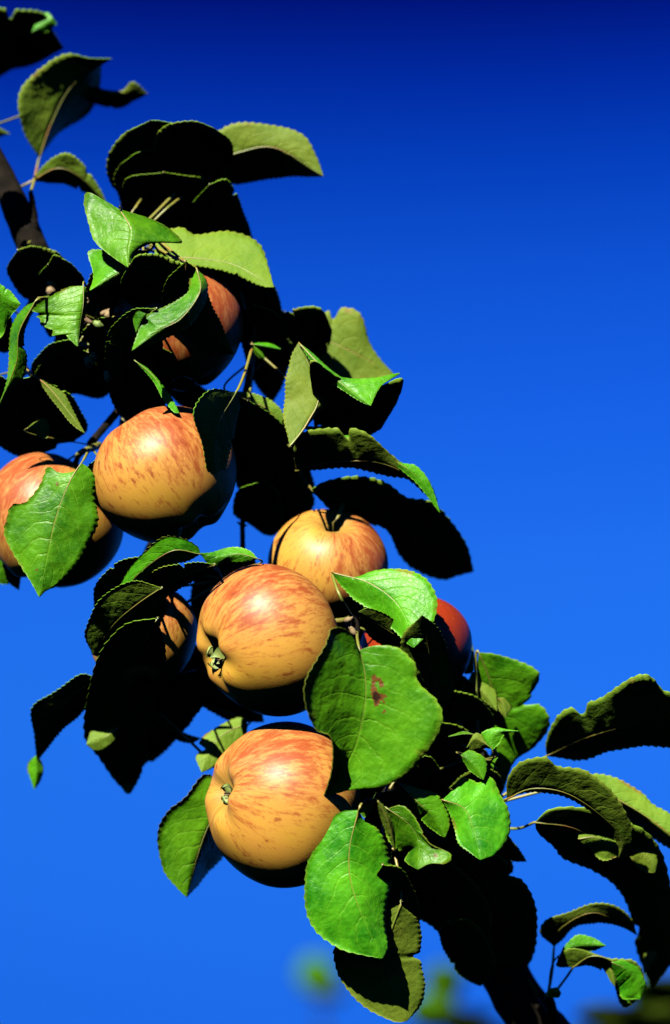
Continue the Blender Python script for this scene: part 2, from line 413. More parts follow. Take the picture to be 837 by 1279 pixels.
# ------------------------------------------------------------------ leaves
TEETH = 24
def ear(s):
    return s
def make_leaf(L, idx, parent=tree, base=TB):
    side = L.get('side', 'U'); d0 = L['d']; a = L.get('a', -0.1) * (1.18 if L.get('a', 0) >= 0.7 else 1.0); b = L.get('b', 0.0)
    fl, fr = L.get('f', (-6, -6)); tipc = L.get('tip', 0.0)
    r = random.Random(1000 + idx)
    mid, left, right = L['m'], L['l'], L['r']
    B, T = mid[0], mid[-1]
    x0 = sum(p[0] for p in mid) / len(mid); y0 = sum(p[1] for p in mid) / len(mid)
    NT = L.get('n', TEETH * 4); NS = 6
    size = sum(math.dist(mid[i][:2], mid[i + 1][:2]) for i in range(len(mid) - 1))
    tooth = L.get('tooth', min(2.4, 0.4 + size * 0.0125))
    teeth = max(6, int(min(TEETH, size / 5.2)))
    M_ = spline([p[:2] for p in mid], NT + 1)
    E = [spline([B[:2]] + [p[:2] for p in left] + [T[:2]], NT + 1), spline([B[:2]] + [p[:2] for p in right] + [T[:2]], NT + 1)]
    ph1, ph2, ph3 = r.uniform(0, 6), r.uniform(0, 6), r.uniform(0, 6)
    bites = [(r.choice((0, 1)), r.uniform(0.25, 0.8), r.uniform(0.012, 0.03), r.uniform(0.12, 0.34)) for _ in range(r.choice((0, 0, 1, 1, 2)))] if size > 60 and not L.get('spot') and not L.get('whole') else []
    for q in (0, 1):
        for i in range(NT + 1):
            t = i / NT
            k = 1 + 0.045 * math.sin(t * 8 + ph1 + q * 2) + 0.03 * math.sin(t * 17 + ph3 + q)
            for (bs, bt, bw, bd) in bites:
                if bs == q: k -= bd * math.exp(-((t - bt) / bw) ** 4)
            E[q][i] = M_[i] + (E[q][i] - M_[i]) * k
    def depth(x, y): return d0 - a * (y - y0) - b * (x - x0)
    rows = []
    for i in range(NT + 1):
        t = i / NT; row = []
        prof = math.sin(math.pi * min(1, max(0, t))) ** 0.7
        for j in range(-NS, NS + 1):
            s = j / NS; e = E[0] if j < 0 else E[1]; u = abs(s)
            x = M_[i][0] + (e[i][0] - M_[i][0]) * u; y = M_[i][1] + (e[i][1] - M_[i][1]) * u
            wv = math.hypot(e[i][0] - M_[i][0], e[i][1] - M_[i][1])
            if u == 1 and wv > 1.5:
                saw = (t * teeth * (1 if j < 0 else 1.06) + (0.3 if j < 0 else 0)) % 1.0
                k = tooth * (saw - 0.35) * min(1, prof * 1.6) * r.uniform(0.55, 1.3)
                x += (e[i][0] - M_[i][0]) / wv * k; y += (e[i][1] - M_[i][1]) / wv * k
            d = depth(x, y)
            f = fl if j < 0 else fr
            d += f * u ** 1.15 * prof + tipc * t * t
            # blistered blade between the side veins, wavy margin
            vp = (t - 0.30 * u ** 1.35) * 8 * 2 * math.pi
            d += min(1.5, wv * 0.03) * (0.6 + 0.5 * math.sin(t * 13 + ph2 + s * 2)) * (-math.cos(vp + math.pi)) * u * (1 - u) * 2.6
            d += min(4.5, wv * 0.10) * u * u * prof * (math.sin(t * 9 + ph1 + (2 if j < 0 else 0)) * 0.7 + math.sin(t * 19 + ph2) * 0.35)
            d += size * 0.012 * math.sin(t * 5 + ph3)
            row.append(W(x, y, d))
        rows.append(row)
    nc = 2 * NS + 1
    flat = [p for row in rows for p in row]
    # vertex normals
    nrm = []
    for i in range(NT + 1):
        for j in range(nc):
            du = rows[min(i + 1, NT)][j] - rows[max(i - 1, 0)][j]
            dv = rows[i][min(j + 1, nc - 1)] - rows[i][max(j - 1, 0)]
            q = du.cross(dv)
            nrm.append(q.normalized() if q.length > 1e-12 else Vector((0, 0, 0)))
    fwd = Vector((0, 0, 0))
    for q in nrm: fwd += q
    flip = 1 if fwd.dot(-C_F) > 0 else -1                 # which face looks to the lens
    th = 0.00016
    verts = [p + q * th * flip for p, q in zip(flat, nrm)] + [p - q * th * flip for p, q in zip(flat, nrm)]
    nv = len(flat); faces = []; mi = []; uvs = []
    fmat, bmat = (0, 1) if side == 'U' else (1, 0)
    for i in range(NT):
        for j in range(nc - 1):
            A, Bq, Cq, D = i * nc + j, i * nc + j + 1, (i + 1) * nc + j + 1, (i + 1) * nc + j
            quad = (A, D, Cq, Bq) if flip > 0 else (A, Bq, Cq, D)
            faces.append(quad); mi.append(fmat)
            faces.append(tuple(nv + k for k in reversed(quad))); mi.append(bmat)
    for i in range(NT):
        for j in (0, nc - 1):
            A, D = i * nc + j, (i + 1) * nc + j
            faces.append((A, D, nv + D, nv + A)); mi.append(bmat)
    V = [v - base for v in verts]
    up = M_DMG if L.get('spot') else M_UP
    me = mesh_from('leaf', V, faces, [up, M_LO], mi)
    uvl = me.uv_layers.new(name='leaf')
    lv = np.empty(len(me.loops), int); me.loops.foreach_get('vertex_index', lv); lv %= nv
    uv = np.stack([(lv % nc) / (nc - 1), (lv // nc) / NT], 1).astype('f')
    uvl.data.foreach_set('uv', uv.ravel())
    o = link('leaf', me, parent)
    if L.get('label'): o['label'] = L['label']
    # stalk and midrib: one tapering cord
    mids = [rows[i][NS] for i in range(0, NT + 1, 4)]
    P = []; R = []
    sw = min(1.7, 0.4 + size * 0.010)
    if L.get('st') is not False:
        d_b = depth(*B[:2])
        if L.get('st'):
            pts = [(B[0], B[1], d_b)] + list(L['st'])
            sp_ = spline(pts, 16)
        else:
            hid = a >= 0.9 or L.get('hide')
            best = min([q for q in SKEL if q[2] < d_b - 12] or SKEL if hid else SKEL, key=lambda q: (q[0] - B[0]) ** 2 + (q[1] - B[1]) ** 2 + (0.8 * (q[2] - d_b)) ** 2)
            q0 = np.array([B[0], B[1], d_b]); q1 = np.array(best[:3])
            i2 = min(NT, NT // 6)
            dr = np.array([B[0] - M_[i2][0], B[1] - M_[i2][1], 0.0]); ln = np.linalg.norm(q1 - q0)
            dr = dr / (np.linalg.norm(dr) + 1e-6) * min(ln, 60) * 0.35
            c1 = q0 + (np.array([0, 0, -0.75 * ln]) - 0.25 * dr if hid else dr + np.array([0, 0, -0.1 * ln])); c2 = q1 + (q0 - q1) * 0.3
            sp_ = np.array([(1 - u) ** 3 * q0 + 3 * (1 - u) ** 2 * u * c1 + 3 * (1 - u) * u * u * c2 + u ** 3 * q1 for u in np.linspace(0, 1, 16)])
        pet = [W(*q) for q in sp_][1:][::-1]
        P += pet; R += [sw * K * (1.25 - 0.25 * i / len(pet)) for i in range(len(pet))]
    n0 = len(P)
    P += mids; R += [sw * K * (0.92 if side == 'L' else 0.62) * (1.0 - 0.80 * (i / len(mids)) ** 0.8) for i in range(len(mids))]
    v, f = tube_data(P, R, 6)
    sub('leaf_stalk', v, f, [M_ST], o, base)
    return o

LEAVES = []
def lf(m, l, r, d, **k):
    k.update(m=m, l=l, r=r, d=d); LEAVES.append(k)

DK = dict(side='L', a=1.15)
# ---- top left, softly out of focus
lf([(-60, 62), (-10, 52), (40, 45), (80, 60)], [(-30, 20), (18, 12), (52, 14), (64, 34)], [(-20, 100), (20, 88), (50, 76)], -290, **DK)
lf([(40, 40), (56, 30), (66, 22)], [(46, 26), (58, 15)], [(58, 40), (70, 30)], -250, side='U', a=0.1, st=False)  # sunlit tip of the dark leaf, added as a small leaf
lf([(49, 197), (66, 150), (92, 105), (140, 73)], [(26, 160), (24, 122), (44, 92), (82, 69), (112, 72)], [(76, 163), (113, 140), (125, 108), (127, 82)], -230, side='L', a=0.22, f=(26, -80), st=[(44, 220, -190), (38, 242, -140)])
lf([(96, 118), (128, 122), (155, 116), (185, 117)], [(110, 108), (150, 114), (166, 102)], [(120, 130), (152, 135), (168, 126)], -270, side='L', a=0.9)
lf([(40, 226), (72, 210), (102, 222), (133, 253)], [(56, 205), (82, 190), (103, 205), (124, 234)], [(60, 228), (84, 230), (104, 240)], -190, side='L', a=0.75, tip=20)
lf([(-30, 172), (-8, 166), (13, 167)], [(-15, 158), (0, 160)], [(-15, 178), (2, 170)], -260, **DK)
# ---- top cluster
lf([(184, 240), (170, 205), (178, 175), (188, 150)], [(160, 245), (137, 232), (135, 195), (155, 168)], [(215, 235), (240, 200), (225, 160), (205, 151)], -110, side='L', a=1.05, st=[(172, 255, -100), (160, 274, -90)])
lf([(240, 238), (222, 200), (235, 175), (268, 160)], [(205, 225), (192, 185), (205, 158), (238, 150)], [(275, 240), (290, 210), (290, 180)], -100, side='L', a=1.15, st=[(215, 255, -95), (190, 278, -85)])
lf([(262, 205), (300, 190), (345, 185), (404, 220)], [(262, 172), (290, 155), (335, 156), (378, 170), (396, 195)], [(272, 224), (310, 227), (350, 222), (385, 221)], -150, side='L', a=0.42, f=(-14, -40), tip=20)
lf([(262, 230), (270, 262), (290, 285), (318, 305)], [(285, 225), (300, 250), (309, 278)], [(235, 262), (245, 300), (285, 315)], -140, st=[(255, 250, -190), (200, 300, -150), (160, 330, -105)], **DK)
lf([(205, 215), (210, 250), (222, 278), (240, 305)], [(255, 225), (270, 265), (262, 296)], [(160, 225), (165, 270), (200, 305)], -150, st=[(205, 235, -195), (180, 300, -150), (158, 330, -105)], **DK)
lf([(192, 326), (230, 322), (290, 330), (342, 359)], [(200, 292), (225, 282), (245, 293), (287, 289), (322, 306), (336, 335)], [(215, 330), (250, 332), (290, 341), (325, 357)], -20, side='L', a=-0.5, f=(-14, 4))
lf([(150, 262), (163, 286), (160, 312), (160, 334)], [(120, 244), (105, 240), (107, 268), (118, 298), (140, 320)], [(185, 272), (212, 288), (226, 303), (196, 302), (172, 312), (164, 328)], 60, side='U', a=-0.55, f=(-22, -30), st=[(150, 258, 40), (165, 285, -60)])
lf([(187, 313), (158, 335), (132, 350), (112, 363)], [(160, 312), (126, 312), (110, 316), (117, 345)], [(176, 332), (155, 346), (130, 358)], 40, side='U', a=-0.2, f=(-40, -8))
lf([(104, 357), (104, 380), (100, 405), (97, 433)], [(84, 359), (60, 370), (43, 386), (51, 398), (54, 407), (66, 412), (68, 419), (78, 415), (88, 425)], [(108, 362), (108, 385), (102, 412)], 55, side='U', a=-0.25, b=0.1, f=(-10, -14), tooth=3.0)
lf([(44, 377), (24, 415), (20, 455), (-4, 512)], [(30, 385), (14, 410), (11, 450), (8, 480)], [(38, 392), (30, 420), (33, 450), (28, 472), (10, 492)], 50, side='U', a=0.30, b=-0.25, f=(-16, -10))
lf([(-30, 350), (-5, 362), (10, 372), (26, 380)], [(-10, 350), (8, 360), (20, 372)], [(-20, 400), (0, 420), (12, 398)], 30, side='U', a=0.42, b=-0.1)
lf([(42, 468), (62, 485), (84, 512), (106, 541)], [(58, 478), (80, 492), (92, 515)], [(56, 486), (70, 505), (90, 530)], 20, side='L', a=-0.2, f=(-4, -4))
lf([(34, 535), (46, 532), (63, 538)], [(44, 527), (57, 523)], [(44, 542), (58, 548)], -20, side='L', a=-0.2)  # lit patch of a dark leaf, built as its own small leaf
lf([(246, 336), (250, 364), (226, 398), (196, 414), (165, 438)], [(238, 348), (235, 366), (205, 383), (179, 396), (172, 418)], [(258, 352), (257, 378), (238, 405), (212, 420), (188, 431)], 108, side='U', a=-0.12, f=(-16, -18), st=[(240, 332, 60), (215, 320, 0), (180, 300, -60)])
lf([(162, 330), (190, 345), (215, 362), (240, 372)], [(175, 318), (215, 322), (240, 340)], [(150, 355), (165, 385), (200, 392), (225, 384)], 50, side='L', a=1.0)
lf([(182, 392), (176, 400), (170, 415)], [(172, 388), (167, 398)], [(182, 400), (178, 412)], 104, side='U', a=0.35, st=False)
lf([(168, 450), (192, 470), (208, 495), (224, 516)], [(186, 462), (204, 482), (216, 500)], [(190, 474), (204, 498), (216, 514)], 52, side='U', a=-0.2, f=(-3, -3), tooth=1.0, hide=True)
lf([(315, 430), (332, 432), (351, 436)], [(325, 428), (340, 430)], [(325, 435), (340, 438)], -60, side='U', a=-0.2, tooth=0.3)
lf([(317, 432), (323, 440), (331, 448)], [(322, 434), (328, 441)], [(318, 440), (324, 446)], -60, side='U', a=-0.2, tooth=0.3)
lf([(232, 326), (236, 365), (250, 405), (292, 442)], [(248, 340), (266, 380), (280, 415)], [(205, 355), (208, 405), (245, 442)], 55, side='L', a=0.8)  # leaf added in front to stand for the shade on the upper apple
# ---- right of the upper apple
lf([(290, 330), (310, 350), (330, 370), (348, 392)], [(310, 330), (338, 350), (348, 372)], [(285, 355), (300, 385), (330, 400)], -130, **DK)
lf([(318, 380), (325, 420), (332, 460), (340, 504)], [(300, 395), (302, 435), (318, 478)], [(350, 395), (362, 430), (355, 475)], -130, **DK)
lf([(326, 420), (370, 415), (420, 430), (492, 467)], [(335, 385), (362, 390), (395, 391), (425, 386), (450, 396), (463, 430), (478, 452)], [(350, 450), (390, 462), (430, 478), (470, 478)], -150, side='L', a=0.2, b=-0.3, f=(-10, 10), tip=-30)
lf([(362, 425), (375, 400), (395, 400), (415, 412)], [(350, 405), (362, 388), (400, 385)], [(385, 450), (405, 450), (412, 432)], -105, **DK)  # added dark leaf standing for the shaded half of the leaf behind
lf([(362, 558), (384, 528), (398, 490), (373, 428)], [(357, 530), (355, 490), (361, 452)], [(392, 522), (412, 497), (392, 462), (384, 442)], 10, side='L', a=-0.35, b=0.15, f=(-4, -10), hide=True)
lf([(392, 505), (420, 505), (450, 515), (476, 536)], [(388, 450), (420, 470), (455, 490), (503, 470), (498, 498)], [(395, 535), (420, 548), (450, 548)], -25, side='L', a=1.2)
lf([(373, 428), (406, 462), (438, 488), (463, 507)], [(390, 441), (415, 463), (440, 477), (472, 471), (499, 467), (476, 482)], [(398, 463), (425, 485), (448, 500)], 25, side='U', a=-0.7, f=(-6, -8), st=False)
lf([(398, 500), (415, 492), (428, 494)], [(408, 488), (418, 484)], [(410, 498), (422, 498)], -20, side='L', a=-0.2, st=False)
lf([(370, 588), (412, 578), (470, 577), (515, 598), (550, 641)], [(367, 560), (378, 540), (410, 536), (455, 541), (488, 566), (512, 586), (528, 590), (542, 612)], [(400, 586), (440, 584), (482, 595), (508, 598), (532, 618)], -30, side='L', a=0.95, b=-0.25, f=(-8, -4), hide=True)
lf([(400, 552), (440, 548), (490, 574), (527, 600), (550, 641)], [(420, 543), (460, 552), (500, 577), (520, 582), (538, 604)], [(430, 550), (480, 572), (520, 603)], -5, side='U', a=0.1, f=(-3, -3), st=False, tooth=1.6)  # sunlit rim of the leaf above, added as a separate thin leaf
lf([(388, 540), (410, 545), (430, 540)], [(380, 532), (410, 534)], [(375, 570), (395, 578), (405, 560)], -24, side='L', a=0.25, st=False)  # lit left part of that leaf, laid over it as a small leaf
lf([(388, 612), (440, 630), (510, 660), (592, 714)], [(405, 602), (440, 597), (482, 601), (510, 620), (538, 626), (562, 648), (582, 680)], [(430, 650), (480, 660), (500, 692), (522, 713), (552, 723), (575, 718)], -120, side='L', a=1.1)
lf([(530, 640), (538, 634), (545, 640)], [(528, 632), (538, 628)], [(532, 645), (540, 645)], -108, side='L', a=0.4, st=False)  # spot of sun on the dark leaf, added as a tiny leaf
# ---- dark leaves of the middle
lf([(285, 490), (310, 500), (335, 512), (358, 538)], [(300, 489), (325, 494), (348, 508), (357, 522)], [(290, 520), (320, 535), (345, 540)], -60, side='L', a=0.25, f=(-4, -60))
lf([(310, 500), (320, 550), (330, 600), (345, 660)], [(355, 530), (376, 580), (372, 640)], [(285, 530), (292, 590), (318, 640)], -110, side='L', a=1.2)
lf([(355, 520), (365, 560), (378, 600), (372, 640)], [(370, 540), (388, 590), (392, 615)], [(340, 560), (345, 610), (355, 640)], -130, side='L', a=1.2)
lf([(295, 490), (272, 530), (266, 575), (278, 622)], [(262, 488), (240, 512), (252, 552), (260, 590)], [(299, 513), (288, 557), (280, 600)], 60, side='L', a=0.36, b=1.35)  # added leaf standing for the shadow cast on the yellow apple's right
lf([(330, 600), (320, 625), (322, 645), (330, 668)], [(300, 612), (290, 640), (312, 655)], [(350, 620), (352, 655), (342, 668)], -130, side='L', a=1.2)
# ---- dark leaves by the left spurs
lf([(150, 395), (130, 430), (110, 470), (95, 492)], [(120, 400), (92, 430), (80, 470)], [(175, 420), (160, 465), (130, 495)], -90, side='L', a=1.15)
lf([(100, 430), (75, 445), (55, 455), (38, 470)], [(85, 425), (60, 432), (42, 450)], [(110, 450), (85, 478), (58, 482)], -60, side='L', a=1.15)
lf([(40, 470), (45, 505), (60, 535), (92, 552)], [(70, 480), (92, 500), (108, 535)], [(15, 480), (8, 525), (30, 556)], -60, side='L', a=1.15)
lf([(-20, 470), (0, 490), (12, 510), (18, 532)], [(0, 470), (22, 490), (24, 515)], [(-20, 500), (-8, 525), (8, 535)], -50, side='L', a=1.15)
lf([(60, 330), (75, 345), (85, 355), (100, 362)], [(70, 318), (90, 330), (104, 348)], [(48, 345), (60, 368), (85, 368)], -60, side='L', a=1.15)
lf([(22, 312), (45, 330), (68, 345), (92, 352)], [(42, 308), (74, 316), (92, 338)], [(8, 342), (34, 374), (72, 374)], -95, side='L', a=1.1)
lf([(132, 330), (136, 380), (138, 420), (142, 474)], [(112, 345), (104, 395), (112, 445)], [(165, 345), (172, 400), (165, 450)], -70, side='L', a=1.1)
lf([(110, 440), (90, 462), (72, 478), (50, 496)], [(88, 432), (58, 446), (42, 474)], [(122, 462), (105, 484), (78, 494)], -80, side='L', a=1.1)
lf([(-10, 500), (15, 525), (40, 545), (70, 560)], [(20, 495), (50, 520), (72, 545)], [(-25, 530), (0, 560), (35, 570)], -85, side='L', a=1.1)
lf([(195, 430), (178, 465), (170, 500), (172, 535)], [(160, 440), (138, 478), (145, 515)], [(220, 450), (215, 490), (198, 520)], -35, side='L', a=1.1)
lf([(-15, 385), (0, 400), (8, 420), (10, 440)], [(5, 385), (16, 402), (18, 425)], [(-20, 405), (-10, 428), (2, 440)], -60, side='L', a=1.1)
lf([(470, 990), (492, 1040), (512, 1090), (505, 1150)], [(520, 990), (560, 1040), (565, 1090), (540, 1135)], [(455, 1020), (462, 1070), (478, 1120)], -50, side='L', a=1.1)
lf([(560, 1010), (580, 1050), (600, 1080), (625, 1100)], [(600, 1020), (630, 1060), (640, 1085)], [(540, 1040), (550, 1085), (590, 1110)], -60, side='L', a=1.1)
lf([(225, 850), (215, 880), (200, 910), (180, 935)], [(190, 855), (170, 890), (165, 920)], [(256, 865), (245, 895), (215, 925)], -120, side='L', a=1.1)
lf([(200, 290), (185, 262), (170, 235), (150, 205)], [(235, 295), (270, 250), (235, 205), (180, 190)], [(165, 285), (150, 250), (142, 222)], -170, side='L', a=1.1, st=[(195, 300, -190), (158, 330, -105)])
lf([(300, 560), (325, 590), (350, 620), (380, 650)], [(330, 555), (372, 590), (392, 625)], [(290, 590), (310, 630), (345, 655)], -150, side='L', a=1.1)
lf([(238, 328), (280, 345), (320, 365), (354, 394)], [(265, 318), (305, 326), (342, 358)], [(255, 355), (275, 385), (320, 402)], -120, side='L', a=1.1)
lf([(305, 690), (288, 720), (268, 750), (250, 800)], [(280, 690), (250, 715), (238, 755)], [(320, 705), (305, 745), (275, 790)], -150, side='L', a=1.1)
lf([(535, 845), (570, 862), (596, 885), (614, 912)], [(570, 840), (604, 862), (620, 890)], [(535, 875), (555, 900), (590, 915)], -120, side='L', a=1.1)
lf([(520, 930), (500, 955), (480, 980), (452, 1012)], [(490, 930), (460, 960), (444, 990)], [(545, 960), (530, 990), (490, 1010)], -70, side='L', a=1.1)
lf([(550, 960), (525, 975), (505, 990), (480, 1010)], [(535, 945), (505, 955), (485, 985)], [(560, 990), (545, 1020), (505, 1025)], -60, side='L', a=1.1)
lf([(195, 385), (168, 410), (152, 440), (145, 474)], [(165, 388), (138, 412), (130, 448)], [(205, 420), (200, 450), (175, 470)], 55, side='L', a=0.95)  # leaf added to hide the upper apple's sunlit left side as shade
lf([(125, 570), (122, 600), (118, 625), (112, 655)], [(108, 585), (98, 615), (100, 640)], [(140, 590), (140, 620), (126, 645)], -22, side='L', a=0.9)  # hidden leaf, added to shade the right side of the far-left apple
# an unseen pair of leaves, added beyond the frame to shade the limb
lf([(-30, 60), (-38, 110), (-40, 160), (-38, 215)], [(-60, 80), (-80, 130), (-66, 185)], [(-8, 85), (-6, 140), (-16, 190)], -40, side='L', a=0.3)
lf([(-60, 150), (-50, 190), (-40, 225), (-28, 260)], [(-75, 165), (-75, 215), (-52, 250)], [(-35, 165), (-18, 205), (-18, 240)], -30, side='L', a=0.3)
lf([(48, 372), (66, 392), (88, 415), (112, 442)], [(72, 372), (98, 396), (114, 420)], [(50, 400), (66, 425), (92, 440)], -115, side='L', a=1.1)
# ---- over the left apples
lf([(102, 578), (88, 600), (72, 640), (60, 690), (49, 746)], [(97, 587), (84, 591), (72, 590), (60, 582), (54, 590), (47, 606), (32, 627), (16, 631), (9, 648), (6, 668), (20, 694), (36, 722)], [(112, 586), (121, 600), (119, 626), (120, 646), (114, 668), (98, 702), (72, 731), (58, 738)], 45, side='U', a=-0.12, f=(-12, -14), tip=-14, whole=True, st=[(108, 568, 10), (113, 556, -98)])
lf([(-25, 660), (-8, 690), (2, 710), (10, 730)], [(-5, 665), (14, 690), (20, 712)], [(-30, 690), (-15, 718), (-2, 728)], -120, side='U', a=0.1, tip=-10)
lf([(5, 690), (12, 705), (18, 720), (24, 737)], [(15, 695), (26, 712)], [(4, 708), (10, 726)], -100, **DK)
lf([(250, 692), (215, 688), (175, 715), (152, 745), (144, 777)], [(247, 683), (228, 673), (200, 671), (166, 706), (150, 735)], [(236, 700), (200, 712), (172, 735), (157, 757)], 42, side='U', a=0.62, b=0.1, f=(-8, -4))
lf([(322, 698), (300, 692), (275, 695), (250, 691)], [(310, 687), (285, 684), (265, 690)], [(305, 702), (285, 703), (265, 708)], 60, side='U', a=-0.1, b=0.1, f=(-8, -8))
lf([(268, 705), (230, 720), (195, 740), (160, 770)], [(240, 702), (200, 710), (165, 736)], [(262, 716), (228, 732), (190, 758)], 25, side='L', a=1.3)  # placed and trimmed to throw shade on the top of the apple below
lf([(165, 735), (140, 742), (128, 750), (122, 762)], [(150, 730), (130, 735)], [(160, 755), (140, 765)], -130, **DK)
lf([(190, 700), (165, 715), (140, 735), (118, 765)], [(170, 695), (140, 708), (118, 735)], [(195, 735), (172, 765), (140, 778)], 5, side='L', a=1.2)  # added to cast shade on the left of the apple below
lf([(202, 734), (172, 754), (142, 780), (116, 818)], [(166, 727), (130, 742), (107, 786)], [(208, 762), (192, 800), (150, 828)], 34, side='L', a=0.8, hide=True)  # added leaf that shades the apple behind and stands for its shade
# ---- lower left
lf([(122, 848), (90, 870), (65, 905), (46, 952)], [(100, 842), (65, 866), (40, 887), (43, 920)], [(108, 882), (82, 908), (58, 936)], -90, side='L', a=0.95, b=0.2)
lf([(47, 942), (46, 955), (45, 970), (43, 986)], [(36, 952), (36, 966)], [(54, 958), (52, 972)], -150, side='U', a=0.25, st=False)
lf([(196, 772), (160, 850), (150, 925), (162, 992)], [(150, 782), (116, 836), (108, 915), (122, 944), (142, 974)], [(206, 805), (202, 850), (188, 930), (176, 968)], -55, side='L', a=1.05)  # lower leaf, lengthened upward to stand for the apple's shaded side
lf([(210, 830), (205, 870), (200, 910), (190, 952)], [(175, 850), (165, 900), (168, 938)], [(250, 860), (240, 895), (215, 930)], -140, side='L', a=1.1)
lf([(235, 800), (240, 830), (245, 855), (235, 890)], [(205, 820), (195, 855), (210, 885)], [(255, 815), (262, 850), (252, 880)], -160, side='L', a=1.1)
lf([(150, 908), (132, 920), (108, 930)], [(132, 912), (114, 914)], [(140, 928), (122, 939)], -84, side='L', a=-0.1, st=False)  # patch of sun on the long dark leaf, added as a small leaf
lf([(162, 934), (176, 942), (190, 947)], [(172, 933), (184, 939)], [(164, 946), (176, 957)], -190, side='L', a=-0.1, st=False)  # another sun patch on the dark leaves, shaped as a small leaf
lf([(152, 979), (160, 982), (163, 991)], [(158, 978), (168, 982)], [(152, 984), (158, 991)], -160, side='L', a=-0.1, st=False)  # lit tip of the long dark leaf, added as a tiny leaf
lf([(200, 902), (216, 912), (232, 921), (251, 922)], [(212, 904), (228, 914), (240, 919)], [(212, 918), (230, 927), (242, 927)], -110, **DK)
lf([(246, 835), (258, 860), (285, 882), (330, 902)], [(242, 855), (252, 880), (290, 900)], [(280, 850), (310, 870), (325, 885)], -110, side='L', a=1.1)
lf([(310, 905), (288, 912), (266, 930), (252, 965)], [(300, 896), (278, 904), (258, 916), (250, 928), (257, 936), (245, 945)], [(305, 925), (285, 945), (268, 958)], -75, side='L', a=-0.3, b=0.2, f=(-8, -6))
lf([(285, 990), (262, 1028), (246, 1070), (233, 1121)], [(258, 966), (232, 992), (210, 1012), (200, 1045), (203, 1085), (220, 1108)], [(290, 1040), (276, 1072), (254, 1098)], -60, side='U', a=0.05, b=0.1, f=(6, -90))
# ---- front leaves round the two big apples
lf([(449, 812), (456, 845), (455, 885), (440, 940), (404, 996)], [(436, 790), (415, 784), (404, 800), (390, 824), (381, 856), (384, 888), (396, 912), (414, 922), (415, 958)], [(470, 806), (500, 808), (521, 828), (521, 852), (540, 876), (547, 900), (536, 934), (512, 962), (480, 982), (436, 988)], 135, side='U', a=0.02, b=-0.05, f=(58, 10), tip=-20, spot=True, label='front leaf with an eaten brown spot beside its midrib')
lf([(414, 715), (465, 730), (502, 762), (517, 809)], [(440, 724), (466, 713), (500, 712), (530, 722), (544, 746), (543, 772), (530, 797)], [(428, 733), (456, 757), (486, 782), (506, 801)], 27, side='U', a=-0.2, b=-0.38, f=(-12, -14), st=[(425, 745, 40), (442, 775, -10)])
lf([(448, 1012), (437, 1058), (438, 1100), (455, 1150), (478, 1197)], [(426, 1014), (408, 1030), (394, 1056), (380, 1078), (378, 1098), (384, 1134), (398, 1164), (424, 1184), (452, 1192)], [(456, 1026), (472, 1036), (484, 1058), (487, 1080), (484, 1120), (482, 1160), (485, 1182)], 120, side='U', a=-0.05, f=(-12, -28), tip=-12, whole=True)
lf([(448, 1012), (458, 1010), (470, 1000)], [(455, 1004), (464, 1000)], [(455, 1020), (464, 1012)], 95, side='U', a=-0.2, st=False)
lf([(498, 978), (522, 1002), (545, 1022), (556, 1046)], [(520, 984), (548, 994), (561, 1028)], [(508, 998), (526, 1022), (545, 1040)], 108, side='U', a=0.15, b=-0.05, f=(-10, -16))
lf([(484, 1010), (512, 1030), (524, 1055), (522, 1086)], [(502, 1006), (517, 1018), (535, 1052), (562, 1066), (558, 1078), (538, 1079)], [(482, 1035), (496, 1062), (512, 1062), (506, 1075)], 112, side='U', a=0.0, b=-0.1, f=(10, -34), tip=14)
lf([(472, 1000), (484, 1024), (490, 1045), (494, 1063)], [(482, 1010), (492, 1035)], [(474, 1015), (484, 1042)], 128, side='L', a=0.5, st=False)
lf([(553, 999), (580, 1010), (591, 1036), (600, 1074)], [(566, 987), (578, 971), (598, 978), (613, 970), (626, 988), (636, 1010), (633, 1044), (619, 1066)], [(564, 1022), (573, 1050), (586, 1064)], 112, side='U', a=-0.25, f=(-18, -14), whole=True, st=[(548, 998, 50), (540, 1000, -40), (556, 1015, -178)])
lf([(575, 943), (586, 950), (596, 960), (604, 974)], [(588, 937), (602, 944), (608, 958)], [(580, 952), (590, 965)], 90, side='U', a=-0.1)
lf([(616, 936), (602, 926), (592, 922), (583, 934)], [(606, 934), (592, 938)], [(606, 922), (594, 916)], 70, side='L', a=0.2)
lf([(615, 937), (612, 925), (622, 914), (648, 913)], [(606, 926), (602, 915), (618, 909), (632, 911)], [(622, 930), (630, 917), (640, 914)], 72, side='U', a=0.1, f=(-4, -4))
lf([(592, 917), (578, 917), (560, 920)], [(580, 914), (568, 917)], [(580, 919), (568, 921)], 20, side='U', a=-0.1, st=False, tooth=0.3)
lf([(616, 960), (618, 952), (622, 946)], [(613, 956), (617, 949)], [(618, 960), (622, 952)], 10, side='U', a=0.2, st=False, tooth=0.3)
lf([(550, 886), (540, 845), (535, 808), (527, 768)], [(522, 876), (502, 842), (504, 796)], [(568, 862), (561, 824), (547, 784)], 28, side='L', a=0.75, st=[(555, 905, -60), (545, 940, -185)])  # added leaf standing for the shade across the red apple
lf([(514, 808), (492, 792), (470, 778), (448, 764)], [(494, 812), (466, 798), (452, 780)], [(506, 786), (484, 768), (462, 760)], 24, side='L', a=0.8, hide=True)  # small added leaf in place of the shade on the red apple's left
